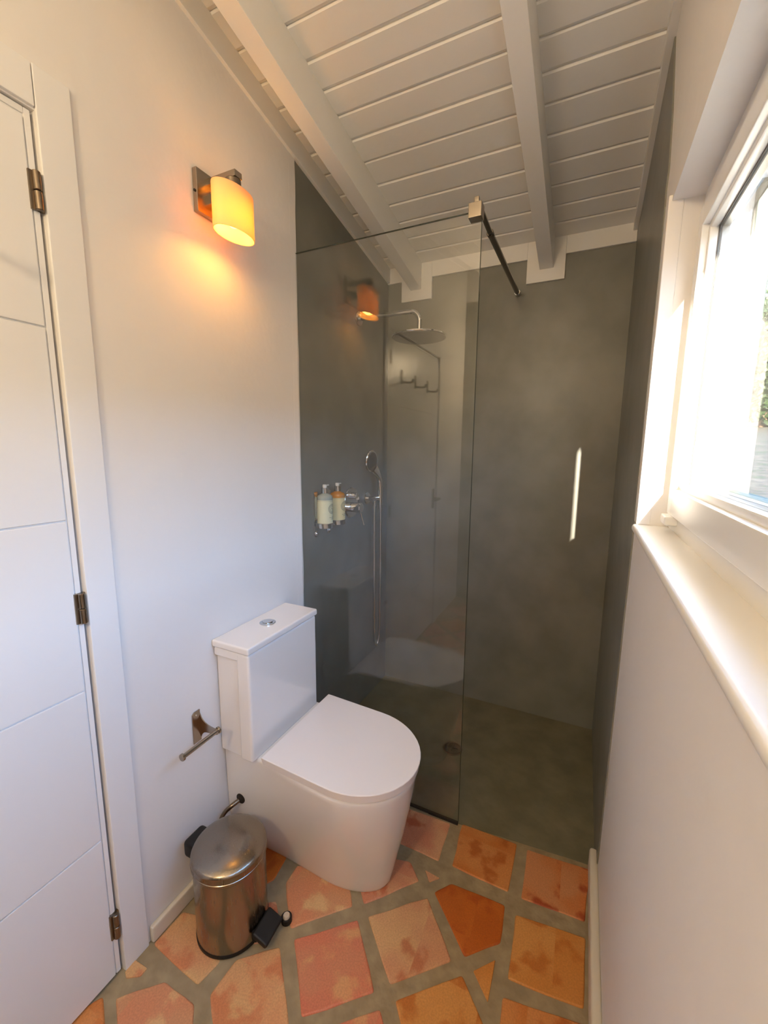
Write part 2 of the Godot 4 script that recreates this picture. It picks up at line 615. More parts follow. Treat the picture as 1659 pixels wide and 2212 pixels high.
# ---------------------------------------------------------------- floor
func build_floor() -> void:
	var f := struct("floor", "terracotta tile floor with wide grey grout meeting the microcement shower floor")
	var edge := [[0.0, 0.800], [0.43, 0.793], [0.664, 0.776], [0.846, 0.758], [1.09, 0.738]]   # where tiles meet the shower
	var g := PackedVector2Array([Vector2(-0.10, 0.80)])
	var s := PackedVector2Array([Vector2(-0.05, -0.05), Vector2(1.14, -0.05), Vector2(1.14, 0.738)])
	for e in edge:
		g.append(Vector2(e[0], e[1]))
	for k in range(edge.size() - 1, -1, -1):
		s.append(Vector2(edge[k][0], edge[k][1]))
	s.append(Vector2(-0.05, 0.80))
	g.append_array(PackedVector2Array([Vector2(1.16, 0.738), Vector2(1.16, ROOM_Z + 0.06), Vector2(-0.10, ROOM_Z + 0.06)]))
	obj("grout_bed", slab(g, Vector3(0, -0.12, 0), Vector3.RIGHT, Vector3.BACK, Vector3.UP, 0.117), M.grout, f)
	obj("shower_floor", slab(s, Vector3(0, -0.12, 0), Vector3.RIGHT, Vector3.BACK, Vector3.UP, 0.1195), M.microcement_floor, f)
	var tiles := [
	["p", [0.426, 0.798, 0.631, 0.789, 0.637, 0.941, 0.442, 0.937]],
		["o", [0.669, 0.770, 0.858, 0.765, 0.857, 0.940, 0.679, 0.936]],
		["o2", [0.890, 0.770, 1.082, 0.753, 1.068, 0.928, 0.894, 0.942]],
		["c", [0.607, 0.987, 0.657, 0.991, 0.631, 1.017]],
		["d", [0.654, 1.038, 0.694, 0.990, 0.855, 0.982, 0.860, 1.087, 0.780, 1.160]],
		["y", [0.885, 0.994, 1.070, 0.970, 1.066, 1.137, 0.890, 1.157]],
		["y", [0.855, 1.130, 0.808, 1.179, 0.855, 1.225]],
		["o", [0.885, 1.198, 1.067, 1.166, 1.064, 1.325, 0.889, 1.348]],
		["c", [0.504, 1.185, 0.643, 1.061, 0.752, 1.183, 0.627, 1.298]],
		["p", [0.488, 0.999, 0.555, 0.981, 0.603, 1.027, 0.479, 1.162, 0.408, 1.086]],
		["p2", [0.231, 1.152, 0.387, 1.096, 0.453, 1.181, 0.325, 1.308, 0.232, 1.212]],
		["r", [0.348, 1.323, 0.483, 1.204, 0.599, 1.328, 0.464, 1.445]],
		["y", [0.650, 1.320, 0.785, 1.199, 0.888, 1.306, 0.749, 1.430]],
		["r", [0.625, 1.349, 0.704, 1.422, 0.568, 1.538, 0.493, 1.460]],
		["c2", [0.015, 1.498, 0.018, 1.407, 0.128, 1.383, 0.208, 1.448, 0.195, 1.508]],
		["c2", [0.236, 1.508, 0.241, 1.426, 0.326, 1.353, 0.454, 1.474, 0.342, 1.582]],
		["p2", [0.036, 1.613, 0.116, 1.538, 0.218, 1.537, 0.294, 1.605, 0.179, 1.691]],
		["c2", [0.006, 1.570, 0.005, 1.542, 0.051, 1.540, 0.050, 1.559, 0.021, 1.577]],
		["o", [-0.011, 1.650, 0.005, 1.623, 0.077, 1.661, 0.042, 1.727, -0.017, 1.715]],
		["d", [0.007, 1.230, 0.064, 1.110, 0.184, 1.144, 0.195, 1.222, 0.127, 1.329]],
		["p", [0.206, 1.291, 0.241, 1.266, 0.282, 1.301, 0.297, 1.351, 0.256, 1.383]]
	]
	# the tiles go on towards the viewer's feet, in the same diagonal lay
	var u := Vector2(0.74, -0.67)
	var v := Vector2(0.67, 0.74)
	var laid := []
	for tl in tiles:
		var lp := PackedVector2Array()
		for k in range(0, tl[1].size(), 2):
			lp.append(Vector2(tl[1][k], tl[1][k + 1]))
		laid.append(lp)
	for i in range(-8, 10):
		for j in range(-5, 12):
			var c := Vector2(0.20, 1.83) + u * (i * 0.215) + v * (j * 0.215)
			var cell := PackedVector2Array()
			for k in [[-1, -1], [1, -1], [1, 1], [-1, 1]]:
				cell.append(c + u * (k[0] * 0.093) + v * (k[1] * 0.093))
			var room := PackedVector2Array([Vector2(0.004, 1.3), Vector2(1.068, 1.3), Vector2(1.068, 3.04), Vector2(0.004, 3.04)])
			var cut := Geometry2D.intersect_polygons(cell, room)
			if cut.size() != 1 or absf(area(cut[0])) < 0.004:
				continue
			var clear := true
			for lp in laid:
				if Geometry2D.intersect_polygons(cut[0], Geometry2D.offset_polygon(lp, 0.012)[0]).size():
					clear = false
			if not clear:
				continue
			var q := []
			for p in cut[0]:
				q.append(p.x); q.append(p.y)
			tiles.append([["r", "c", "p2", "o", "y", "c2", "p"][(i * 3 + j * 5 + 98) % 7], q])
	for tl in tiles:
		var p := PackedVector2Array()
		for k in range(0, tl[1].size(), 2):
			p.append(Vector2(tl[1][k], tl[1][k + 1]))
		# hand-cut edges: a few points a side, each pushed in or out a little
		var q := PackedVector2Array()
		for k in p.size():
			var a := p[k]
			var b := p[(k + 1) % p.size()]
			var nrm := (b - a).orthogonal().normalized()
			q.append(a)
			var parts := 3 if a.distance_to(b) > 0.1 else 1
			for m in range(1, parts):
				q.append(a.lerp(b, float(m) / parts) + nrm * rng.randf_range(-0.0022, 0.0022))
		var small := absf(area(q)) < 0.004
		q = round_poly(q, 0.003 if small else 0.007, 2)
		var top := rng.randf_range(-0.0008, 0.0006)
		var shape := outward(slab(q, Vector3(0, -0.02, 0), Vector3.RIGHT, Vector3.BACK, Vector3.UP, 0.02 + top, 0.0012 if small else 0.004))
		var mesh := finish(shape, 50.0, "xz", Vector3(rng.randf() * 9.0, 0, rng.randf() * 9.0), 3.2)
		obj("tile", mesh, M["clay_" + tl[0]], f)


# ---------------------------------------------------------------- walls
func build_walls() -> void:
	var top := 3.1
	# left wall: white plaster with a door opening, and the recessed microcement of the shower
	var wl := struct("wall_left", "white plaster wall with the door, the sconce and the toilet")
	var plaster := cat([
		box(Vector3(-0.16, -0.12, GLASS_Z - 0.003), Vector3(0, top, 1.567)),
		box(Vector3(-0.16, 1.945, 1.567), Vector3(0, top, 2.40)),
		box(Vector3(-0.16, -0.12, 2.40), Vector3(0, top, ROOM_Z + 0.12)),
	])
	obj("plaster", plaster, M.white_plaster, wl)
	# the trowelled end of the plaster wanders a little over the microcement
	var wav := PackedVector2Array()
	for k in 61:
		var y := 0.0 + k * 0.042
		wav.append(Vector2(y, GLASS_Z - 0.002 - 0.0025 * (sin(y * 9.0) + sin(y * 23.0 + 1.0) * 0.6)))
	wav.append(Vector2(2.52, GLASS_Z + 0.03))
	wav.append(Vector2(0.0, GLASS_Z + 0.03))
	obj("plaster_edge", slab(wav, Vector3(-0.01, 0, 0), Vector3.UP, Vector3.BACK, Vector3.RIGHT, 0.0102), M.white_plaster, wl)
	obj("microcement_panel", box(Vector3(-0.16, -0.12, -0.12), Vector3(-0.003, top, GLASS_Z)), M.microcement, wl)
	# back wall of the shower
	var wb := struct("wall_back", "dark grey microcement back wall of the shower")
	obj("microcement_panel", box(Vector3(-0.16, -0.12, -0.14), Vector3(WALL_X + 0.2, 2.6, 0.0)), M.microcement, wb)
	# right wall: window wall with its opening, and the microcement of the shower on it
	var wr := struct("wall_right", "white plaster window wall, painted dark inside the shower")
	var o := OUT_X
	var right := cat([
		box(Vector3(WALL_X, -0.12, -0.12), Vector3(o, WIN_Y0 - 0.02, ROOM_Z + 0.12)),
		box(Vector3(WALL_X, WIN_Y1, -0.12), Vector3(o, top, ROOM_Z + 0.12)),
		box(Vector3(WALL_X, WIN_Y0 - 0.02, -0.12), Vector3(o, WIN_Y1, WIN_Z0)),
		box(Vector3(WALL_X, WIN_Y0 - 0.02, WIN_Z1), Vector3(o, WIN_Y1, ROOM_Z + 0.12)),
	])
	obj("plaster", right, M.white_plaster, wr)
	var pan := PackedVector2Array([Vector2(-0.01, -0.01), Vector2(0.765, -0.01), Vector2(0.80, 0.09), Vector2(0.868, 1.09), Vector2(0.868, 1.79), Vector2(0.84, 1.92),
		Vector2(0.855, 1.957), Vector2(0.812, 2.10), Vector2(0.702, 2.337), Vector2(0.70, 2.55), Vector2(-0.01, 2.55)])
	obj("microcement_panel", slab(pan, Vector3(WALL_X + 0.02, 0, 0), Vector3.BACK, Vector3.UP, Vector3.LEFT, 0.0235), M.microcement, wr)
	# wall behind the viewer, dark to above door height
	var wn := struct("wall_near", "dark microcement wall behind the viewer")
	obj("microcement_panel", box(Vector3(-0.16, -0.12, ROOM_Z), Vector3(o, 2.50, ROOM_Z + 0.12)), M.microcement, wn)
	obj("plaster", box(Vector3(-0.16, 2.50, ROOM_Z), Vector3(o, top, ROOM_Z + 0.12)), M.white_plaster, wn)
	# baseboards: hand-made plaster skirting with a rounded top
	var bl := struct("baseboard_left", "low cream skirting between the door casing and the toilet")
	obj("skirting", box(Vector3(0.0, -0.003, 1.13), Vector3(0.016, 0.046, 1.497), 0.006, 2), M.baseboard_cream, bl)
	var br := struct("baseboard_right", "low cream skirting under the window wall")
	obj("skirting", box(Vector3(1.075, -0.003, 0.738), Vector3(WALL_X + 0.001, 0.068, ROOM_Z), 0.009, 3), M.baseboard_cream, br)


# ---------------------------------------------------------------- ceiling
func on_slope(x: float, y: float, z: float) -> Vector3:
	return Vector3(x, y + SLOPE * z, z)

func sloped(lo: Vector3, hi: Vector3, r := 0.0) -> PackedVector3Array:    # a box whose y follows the ceiling
	var t := box(lo, hi, r, 1)
	for i in t.size():
		t[i].y += SLOPE * t[i].z
	return t

func build_ceiling() -> void:
	var c := struct("ceiling", "sloping ceiling of white painted boards on two rafters")
	var y0 := 2.22
	var joints := [-0.01, 0.092, 0.188, 0.289, 0.391, 0.496, 0.600, 0.692, 0.780, 0.862, 0.945, 1.036]
	while joints[-1] < ROOM_Z:
		joints.append(joints[-1] + 0.097)
	for k in joints.size() - 1:
		var a: float = joints[k]
		var b: float = joints[k + 1]
		var dy := rng.randf_range(-0.0008, 0.0008)
		# board in section: the far edge is bevelled wide, the near edge narrow; the bottom is what shows
		var pr := PackedVector2Array([Vector2(a + 0.0008, 0.018), Vector2(a + 0.0006, 0.0050), Vector2(a + 0.0115, dy), Vector2(b - 0.0035, dy), Vector2(b - 0.0008, 0.0035), Vector2(b - 0.0008, 0.018)])
		var t := slab(pr, Vector3(-0.02, y0, 0), Vector3.BACK, Vector3.UP, Vector3.RIGHT, WALL_X + 0.03)
		for i in t.size():
			t[i].y += SLOPE * t[i].z
		obj("plank", t, M.plank_paint, c, 15.0)
	obj("roof_deck", sloped(Vector3(-0.16, y0 + 0.018, -0.2), Vector3(OUT_X + 0.25, y0 + 0.10, ROOM_Z + 0.2)), M.plank_paint, c)
	obj("rafter", sloped(Vector3(0.124, 2.10, -0.004), Vector3(0.180, y0 + 0.004, ROOM_Z + 0.01), 0.002), M.plank_paint, c)
	obj("rafter", sloped(Vector3(0.731, 2.10, -0.004), Vector3(0.787, y0 + 0.004, ROOM_Z + 0.01), 0.002), M.plank_paint, c)
	# trims: along the left wall, along the window wall, and stepped round the rafter ends on the back wall
	var t1 := struct("trim_1", "white board along the top of the left wall")
	obj("board", sloped(Vector3(-0.004, 2.151, -0.002), Vector3(0.011, y0 + 0.003, ROOM_Z), 0.002), M.white_paint, t1)
	var t2 := struct("trim_2", "narrow white bead along the top of the window wall")
	obj("bead", sloped(Vector3(1.078, 2.190, -0.002), Vector3(WALL_X + 0.001, y0 + 0.003, ROOM_Z), 0.002), M.white_paint, t2)
	var t3 := struct("trim_3", "white band stepped round the rafter ends on the shower's back wall")
	for seg in [[-0.004, 2.150, 0.076, 2.232], [0.0745, 2.053, 0.2345, 2.232], [0.2345, 2.152, 0.677, 2.232], [0.677, 2.052, 0.8345, 2.232], [0.8345, 2.151, 1.094, 2.232]]:
		obj("band", box(Vector3(seg[0], seg[1], -0.004), Vector3(seg[2], seg[3], 0.011), 0.0015), M.white_paint, t3)


# ---------------------------------------------------------------- door
func build_door() -> void:
	var d := struct("door_1", "white panelled door with wide casing and three hinges in the left wall")
	# casing: a jamb board each side running past the head board
	obj("casing", box(Vector3(-0.004, -0.004, 1.503), Vector3(0.007, 2.022, 1.567), 0.0025, 1), M.door_paint, d)
	obj("casing", box(Vector3(-0.004, -0.004, 2.40), Vector3(0.007, 2.022, 2.464), 0.0025, 1), M.door_paint, d)
	obj("casing", box(Vector3(-0.004, 1.948, 1.5685), Vector3(0.0065, 2.021, 2.3985), 0.002, 1), M.door_paint, d)
	obj("rebate", cat([box(Vector3(-0.16, -0.01, 1.560), Vector3(-0.045, 1.95, 1.569)), box(Vector3(-0.16, -0.01, 2.39), Vector3(-0.045, 1.95, 2.405)), box(Vector3(-0.16, 1.935, 1.56), Vector3(-0.045, 1.95, 2.40)),
		box(Vector3(-0.07, -0.01, 1.56), Vector3(-0.050, 1.95, 2.405))]), M.dark_gap, d)
	# leaf: rebated lip round five panels with fine grooves between
	var x1 := -0.003
	obj("leaf", box(Vector3(-0.045, 0.005, 1.5725), Vector3(-0.0075, 1.9425, 2.395), 0.002, 1), M.door_paint, d)
	obj("lip", box(Vector3(-0.02, 0.005, 1.5725), Vector3(x1 - 0.0015, 1.9425, 1.5835), 0.0015, 1), M.door_paint, d)
	obj("lip", box(Vector3(-0.02, 1.931, 1.5835), Vector3(x1 - 0.0015, 1.9425, 2.395), 0.0015, 1), M.door_paint, d)
	var ys := [0.005, 0.397, 0.784, 1.171, 1.558, 1.9285]
	for k in 5:
		obj("panel", box(Vector3(-0.02, ys[k] + 0.0015, 1.586), Vector3(x1, ys[k + 1] - 0.0015, 2.393), 0.002, 1), M.door_paint, d)
	for y in [1.803, 0.976, 0.147]:
		var z := 1.577
		obj("hinge", cat([rod(Vector3(0.004, y - 0.034, z), Vector3(0.004, y - 0.0008, z), 0.0068, 16, 0.0012), rod(Vector3(0.004, y + 0.0008, z), Vector3(0.004, y + 0.034, z), 0.0068, 16, 0.0012),
			box(Vector3(-0.006, y - 0.034, z - 0.011), Vector3(0.001, y + 0.034, z + 0.012))]), M.pewter, d)
	var hd := cat([box(Vector3(x1, 0.90, 2.31), Vector3(x1 + 0.008, 1.04, 2.35), 0.003, 2), rod(Vector3(x1, 0.97, 2.33), Vector3(0.05, 0.97, 2.33), 0.009, 14), tube(curve([Vector3(0.05, 0.97, 2.335), Vector3(0.053, 0.97, 2.30), Vector3(0.052, 0.97, 2.21)], 6), 0.009, 12)])
	obj("handle", hd, M.nickel, d)
	# coat hooks on the door, seen mirrored in the shower glass
	for k in 3:
		var z: float = [1.74, 1.95, 2.17][k]
		var h := thing("coat_hook", ["dark coat hook on the door nearest its hinges, mirrored in the shower glass", "middle one of three dark coat hooks on the door, mirrored in the shower glass", "dark coat hook on the door farthest from its hinges, mirrored in the shower glass"][k], "hook", Vector3(x1, 1.685, z), "coat hooks on the door")
		obj("plate", box(Vector3(0, 0, -0.011), Vector3(0.005, 0.078, 0.011), 0.002, 1), M.dark_chrome, h)
		obj("prong", cat([tube(curve([Vector3(0.003, 0.012, 0), Vector3(0.05, 0.006, 0), Vector3(0.068, 0.012, 0), Vector3(0.07, 0.024, 0)], 6), 0.0065, 10)]), M.dark_chrome, h)


# ---------------------------------------------------------------- window
func build_window() -> void:
	var w := struct("window_1", "white casement window in a deep plaster reveal over the sill")
	var z0 := WIN_Z0
	var z1 := WIN_Z1
	var y0 := WIN_Y0
	var y1 := WIN_Y1
	# inner sill with a rounded nose
	obj("sill", box(Vector3(1.084, y0 - 0.017, z0 - 0.012), Vector3(1.30, y0, z1 + 0.01), 0.007, 3), M.white_paint, w)
	# the plaster corner bead round the opening, standing a little proud of the wall
	obj("reveal_edge", cat([box(Vector3(1.0915, y0, z0 - 0.045), Vector3(1.12, y1 + 0.012, z0 + 0.0015), 0.003, 2)]), M.white_plaster, w)
	# fixed frame, profiled: face then a step outward
	var ring := func(xa: float, xb: float, za: float, zb: float, ya: float, yb: float, ws: float, wt: float, wb: float, r: float) -> PackedVector3Array:
		return cat([box(Vector3(xa, ya, za), Vector3(xb, yb, za + ws), r), box(Vector3(xa, ya, zb - ws), Vector3(xb, yb, zb), r),
			box(Vector3(xa + 0.0002, yb - wt, za + ws * 0.5), Vector3(xb, yb, zb - ws * 0.5), r), box(Vector3(xa + 0.0002, ya, za + ws * 0.5), Vector3(xb, ya + wb, zb - ws * 0.5), r)])
	obj("frame", ring.call(1.155, 1.215, z0 - 0.01, z1 + 0.01, y0 - 0.005, y1 + 0.005, 0.038, 0.050, 0.042, 0.002), M.frame_white, w)
	obj("mullion", box(Vector3(1.1555, y0 + 0.03, 1.845), Vector3(1.214, y1 - 0.04, 1.885), 0.002), M.frame_white, w)
	for span in [[z0 + 0.020, 1.855], [1.875, z1 - 0.020]]:
		var a: float = span[0]
		var b: float = span[1]
		var s := obj("sash", ring.call(1.146, 1.200, a, b, y0 + 0.034, y1 - 0.040, 0.036, 0.040, 0.056, 0.003), M.frame_white, w)
		obj("glazing_bead", ring.call(1.158, 1.174, a + 0.030, b - 0.030, y0 + 0.085, y1 - 0.076, 0.014, 0.014, 0.018, 0.004), M.frame_white, s)
		obj("gasket", ring.call(1.1725, 1.1745, a + 0.038, b - 0.038, y0 + 0.095, y1 - 0.086, 0.0065, 0.0065, 0.0055, 0.0), M.gasket_grey, s)
		obj("spacer_bar", ring.call(1.1775, 1.1885, a + 0.040, b - 0.040, y0 + 0.098, y1 - 0.086, 0.009, 0.009, 0.009, 0.0), M.spacer, s)
		obj("pane", box(Vector3(1.1747, y0 + 0.085, a + 0.030), Vector3(1.1915, y1 - 0.074, b - 0.030)), M.window_glass, s)
	obj("hinge_cap", box(Vector3(1.132, y0 + 0.016, z0 + 0.040), Vector3(1.158, y0 + 0.036, z0 + 0.095), 0.004, 2), M.frame_white, w)
	# green shutter frame round the outside of the opening
	obj("shutter_frame", cat([box(Vector3(OUT_X - 0.025, y0 + 0.0, z0 - 0.02), Vector3(OUT_X + 0.008, y1 + 0.02, z0 + 0.018), 0.003), box(Vector3(OUT_X - 0.022, y0 + 0.06, z0), Vector3(OUT_X + 0.008, y0 + 0.092, z1), 0.003)]), M.green_paint, w)
	obj("outer_sill", box(Vector3(1.20, y0 - 0.03, z0), Vector3(OUT_X + 0.03, y0 + 0.06, z1)), M.white_plaster, w)


# ---------------------------------------------------------------- toilet
func zc(x: float) -> float:         # the pan stands a touch askew
	return 1.05 + 0.05 * maxf(0.0, x - 0.17)

func d_ring(y: float, x0: float, wb: float, w: float, xs: float, tip: float) -> Array:
	var r := []
	var n := 6
	for k in n:
		var t := float(k) / n
		var x := lerpf(x0, xs, t)
		r.append(Vector3(x, y, zc(x) - lerpf(wb, w, smoothstep(0.0, 1.0, t))))
	for k in 25:
		var a := -PI / 2 + PI * k / 24
		var x := xs + cos(a) * (tip - xs)
		r.append(Vector3(x, y, zc(x) + sin(a) * w))
	for k in range(n - 1, -1, -1):
		var t := float(k) / n
		var x := lerpf(x0, xs, t)
		r.append(Vector3(x, y, zc(x) + lerpf(wb, w, smoothstep(0.0, 1.0, t))))
	return r

func build_toilet() -> void:
	var t := thing("toilet", "white ceramic close-coupled toilet with closed D-shaped lid and square cistern", "toilet")
	var rings := []
	for l in [[0.0, 0.100, 0.096, 0.330, 0.518], [0.012, 0.106, 0.100, 0.333, 0.524], [0.05, 0.126, 0.106, 0.340, 0.532], [0.11, 0.150, 0.119, 0.352, 0.545], [0.19, 0.155, 0.138, 0.370, 0.563],
			[0.27, 0.157, 0.157, 0.388, 0.577], [0.33, 0.158, 0.168, 0.398, 0.587], [0.368, 0.158, 0.173, 0.400, 0.592], [0.380, 0.158, 0.175, 0.400, 0.594], [0.388, 0.156, 0.173, 0.400, 0.592], [0.391, 0.152, 0.168, 0.400, 0.587]]:
		rings.append(d_ring(l[0], 0.003, l[1], l[2], l[3], l[4]))
	var pan := obj("pan", loft(rings), M.ceramic, t, 50.0)
	obj("bolt_cap", move(turn(lathe([[0.0095, 0.0], [0.0095, 0.003], [0.006, 0.006], [0.0, 0.007]], 16), Vector3.RIGHT, 90), Vector3(0.20, 0.028, 1.1515)), M.pewter, pan)
	obj("inlet_hole", move(turn(lathe([[0.0165, 0.0], [0.0165, 0.0022], [0.010, 0.003], [0.0085, 0.009]], 20), Vector3.RIGHT, 90), Vector3(0.055, 0.214, 1.2045)), M.dark_gap, pan)
	var seat := []
	for l in [[0.389, 0.170, 0.170, 0.400, 0.588], [0.3945, 0.170, 0.170, 0.400, 0.588]]:
		seat.append(d_ring(l[0], 0.186, l[1], l[2], l[3], l[4]))
	obj("seat", loft(seat), M.seat_plastic, t)
	var lid := []
	for l in [[0.3938, 0.1765, 0.598, 0.177], [0.3950, 0.178, 0.5995, 0.1755], [0.4180, 0.1815, 0.6035, 0.172], [0.4196, 0.1808, 0.6028, 0.1727], [0.4205, 0.1790, 0.601, 0.1745]]:
		lid.append(d_ring(l[0], l[3], l[1], l[1], 0.402, l[2]))
	obj("lid", loft(lid), M.seat_plastic, t, 28.0)
	obj("seat_hinge", rod(Vector3(0.166, 0.398, 0.985), Vector3(0.166, 0.398, 1.03), 0.008, 12, 0.001), M.chrome, t)
	obj("seat_hinge", rod(Vector3(0.166, 0.398, 1.07), Vector3(0.166, 0.398, 1.115), 0.008, 12, 0.001), M.chrome, t)
	# cistern: a front slab, a slightly narrower body behind it and a full-width top band
	obj("cistern", cat([box(Vector3(0.092, 0.388, 0.896), Vector3(0.141, 0.734, 1.234), 0.009, 3), box(Vector3(0.003, 0.386, 0.908), Vector3(0.12, 0.73, 1.222), 0.004, 2), box(Vector3(0.0035, 0.706, 0.8966), Vector3(0.124, 0.7335, 1.2334), 0.006, 3)]), M.ceramic, t)
	obj("cistern_lid", box(Vector3(0.001, 0.7345, 0.892), Vector3(0.145, 0.757, 1.238), 0.006, 3), M.ceramic, t)
	var b := obj("flush_button", move(lathe([[0.026, 0.0], [0.026, 0.0025], [0.023, 0.0042], [0.019, 0.0042], [0.0185, 0.003], [0.0, 0.003]], 32), Vector3(0.070, 0.757, 1.068)), M.chrome, t)
	obj("button_disc", move(lathe([[0.0165, 0.0], [0.0165, 0.0068], [0.013, 0.0082], [0.0, 0.0085]], 28), Vector3(0.070, 0.757, 1.068)), M.chrome, b)
	# braided water inlet from the wall into the side of the pan
	var hose := thing("water_hose", "grey metal water inlet hose bent from the wall into the toilet's side", "hose")
	obj("hose", tube(curve([Vector3(0.055, 0.214, 1.2145), Vector3(0.052, 0.213, 1.224), Vector3(0.046, 0.209, 1.237), Vector3(0.034, 0.196, 1.249), Vector3(0.024, 0.176, 1.256), Vector3(0.018, 0.150, 1.258)], 6), 0.0068, 12), M.pewter, hose)
	obj("wall_valve", cat([rod(Vector3(0.001, 0.135, 1.258), Vector3(0.030, 0.135, 1.258), 0.009, 16, 0.001), rod(Vector3(0.018, 0.130, 1.258), Vector3(0.018, 0.156, 1.258), 0.0085, 14, 0.001)]), M.pewter, hose)


# ---------------------------------------------------------------- glass screen
func build_screen() -> void:
	var s := thing("shower_screen", "tall frameless glass shower screen standing beside the toilet", "shower screen", Vector3(0, 0, GLASS_Z))
	obj("glass_pane", box(Vector3(0.001, 0.004, -0.004), Vector3(0.6555, 2.0, 0.004)), M.screen_glass, s)
	obj("polished_edge", box(Vector3(0.6556, 0.004, -0.004), Vector3(0.6564, 2.0005, 0.004)), M.glass_edge, s)
	obj("polished_edge", box(Vector3(0.001, 2.0002, -0.004), Vector3(0.6564, 2.0009, 0.004)), M.glass_edge, s)
	obj("bottom_seal", box(Vector3(0.001, -0.0035, -0.006), Vector3(0.6555, 0.0035, 0.006)), M.dark_gap, s)
	# support bar from a clamp on the glass corner to the back wall
	var b := thing("support_bar", "dark chrome support bar from the glass corner to the back wall", "support bar", Vector3(0.640, 2.006, GLASS_Z))
	obj("clamp", box(Vector3(-0.020, -0.028, -0.016), Vector3(0.018, 0.012, 0.020), 0.002, 2), M.nickel, b)
	obj("thumb_screw", cat([rod(Vector3(-0.001, 0.010, -0.004), Vector3(-0.001, 0.020, -0.004), 0.005, 14), box(Vector3(-0.008, 0.018, -0.010), Vector3(0.006, 0.034, 0.004), 0.002, 2)]), M.nickel, b)
	obj("bar", cat([rod(Vector3(0.010, 0.0, -0.012), Vector3(0.006, 0.002, -0.16), 0.0078, 18), rod(Vector3(0.006, 0.002, -0.155), Vector3(0.003, 0.012, -GLASS_Z + 0.012), 0.0098, 18, 0.001)]), M.dark_chrome, b)
	obj("sleeve", rod(Vector3(0.0062, 0.002, -0.150), Vector3(0.006, 0.0023, -0.170), 0.0112, 18, 0.001), M.dark_chrome, b)
	obj("wall_flange", rod(Vector3(0.003, 0.012, -GLASS_Z + 0.0005), Vector3(0.003, 0.012, -GLASS_Z + 0.024), 0.0135, 20, 0.002), M.chrome, b)


# ---------------------------------------------------------------- bin
func build_bin() -> void:
	var b := thing("pedal_bin", "round brushed steel pedal bin with domed lid on the floor beside the toilet", "bin", Vector3(0.166, 0.0, 1.360))
	obj("base_ring", lathe([[0.094, 0.0], [0.0965, 0.003], [0.0965, 0.011], [0.094, 0.014]], 48), M.black_plastic, b)
	obj("body", lathe([[0.094, 0.010], [0.095, 0.013], [0.095, 0.214], [0.0955, 0.218], [0.0945, 0.2205]], 56), M.brushed_steel, b)
	obj("collar", lathe([[0.0925, 0.218], [0.0925, 0.2245]], 48), M.black_plastic, b)
	var lid := obj("lid", lathe([[0.094, 0.2225], [0.0975, 0.2235], [0.0985, 0.2265], [0.0985, 0.244], [0.0970, 0.2485], [0.0925, 0.2525], [0.083, 0.2575], [0.066, 0.2625], [0.045, 0.2662], [0.022, 0.2682], [0.0, 0.2688]], 56), M.brushed_steel, b, 50.0)
	obj("lid_rim", hollow([[0.0985, 0.2255], [0.0997, 0.2265], [0.0997, 0.2295], [0.0985, 0.2305]], 56), M.brushed_steel, lid)
	obj("hinge", cat([box(Vector3(-0.134, 0.186, -0.024), Vector3(-0.088, 0.236, 0.044), 0.012, 3)]), M.black_plastic, b)
	obj("pedal", turn(cat([xf(box(Vector3(-0.020, -0.006, -0.038), Vector3(0.030, 0.010, 0.038), 0.006, 3), Transform3D(Basis(Vector3.BACK, deg_to_rad(-22)), Vector3(0.112, 0.034, 0.0))), box(Vector3(0.07, 0.010, -0.03), Vector3(0.103, 0.042, 0.03), 0.004, 2)]), Vector3.UP, 4), M.black_plastic, b)


# ---------------------------------------------------------------- sconce
func build_sconce(called: String, label: String, at: Transform3D, power: float) -> void:
	var s := thing(called, label, "wall lamp")
	s.transform = at
	s.rotation = at.basis.get_euler()
	var pl := obj("wall_plate", box(Vector3(0.001, 1.936, -0.052), Vector3(0.017, 2.040, 0.052), 0.002, 2), M.nickel, s)
	obj("set_screw", rod(Vector3(0.009, 1.985, 0.050), Vector3(0.009, 1.985, 0.0545), 0.0032, 12), M.dark_gap, pl)
	obj("arm", cat([box(Vector3(0.012, 2.016, -0.013), Vector3(0.110, 2.032, 0.013), 0.0015, 1), box(Vector3(0.012, 1.966, -0.016), Vector3(0.040, 1.990, 0.016), 0.0015, 1)]), M.nickel, s)
	obj("lamp_holder", move(lathe([[0.018, -0.030], [0.0205, -0.028], [0.0205, 0.024], [0.018, 0.0265]], 24), Vector3(0.090, 1.990, 0)), M.pewter, s)
	# oval glass shade open above and below
	var y0 := 1.883
	var y1 := 1.990
	obj("lamp_shade", move(hollow([[0.0645, y0], [0.0651, y0 + 0.002], [0.0651, y1 - 0.003], [0.0645, y1], [0.0625, y1], [0.0617, y1 - 0.003], [0.0617, y0 + 0.002], [0.0625, y0]], 56, 0.56, 1.0), Vector3(0.088, 0, 0)), M.amber_shade, s, 30.0)
	obj("bulb", move(lathe([[0.0, -0.038], [0.010, -0.036], [0.0165, -0.029], [0.0185, -0.018], [0.016, -0.006], [0.0115, 0.008], [0.0105, 0.018]], 24), Vector3(0.088, 1.940, 0)), M.bulb_glow, s, 60.0)
	var l := OmniLight3D.new()
	l.name = "lamp_light"
	l.position = Vector3(0.088, 1.922, 0)
	l.light_color = Color(1.0, 0.70, 0.30)
	l.light_energy = power
	l.light_size = 0.03
	l.omni_range = 8.0
	l.omni_attenuation = 2.0
	l.shadow_enabled = true
	s.add_child(l)


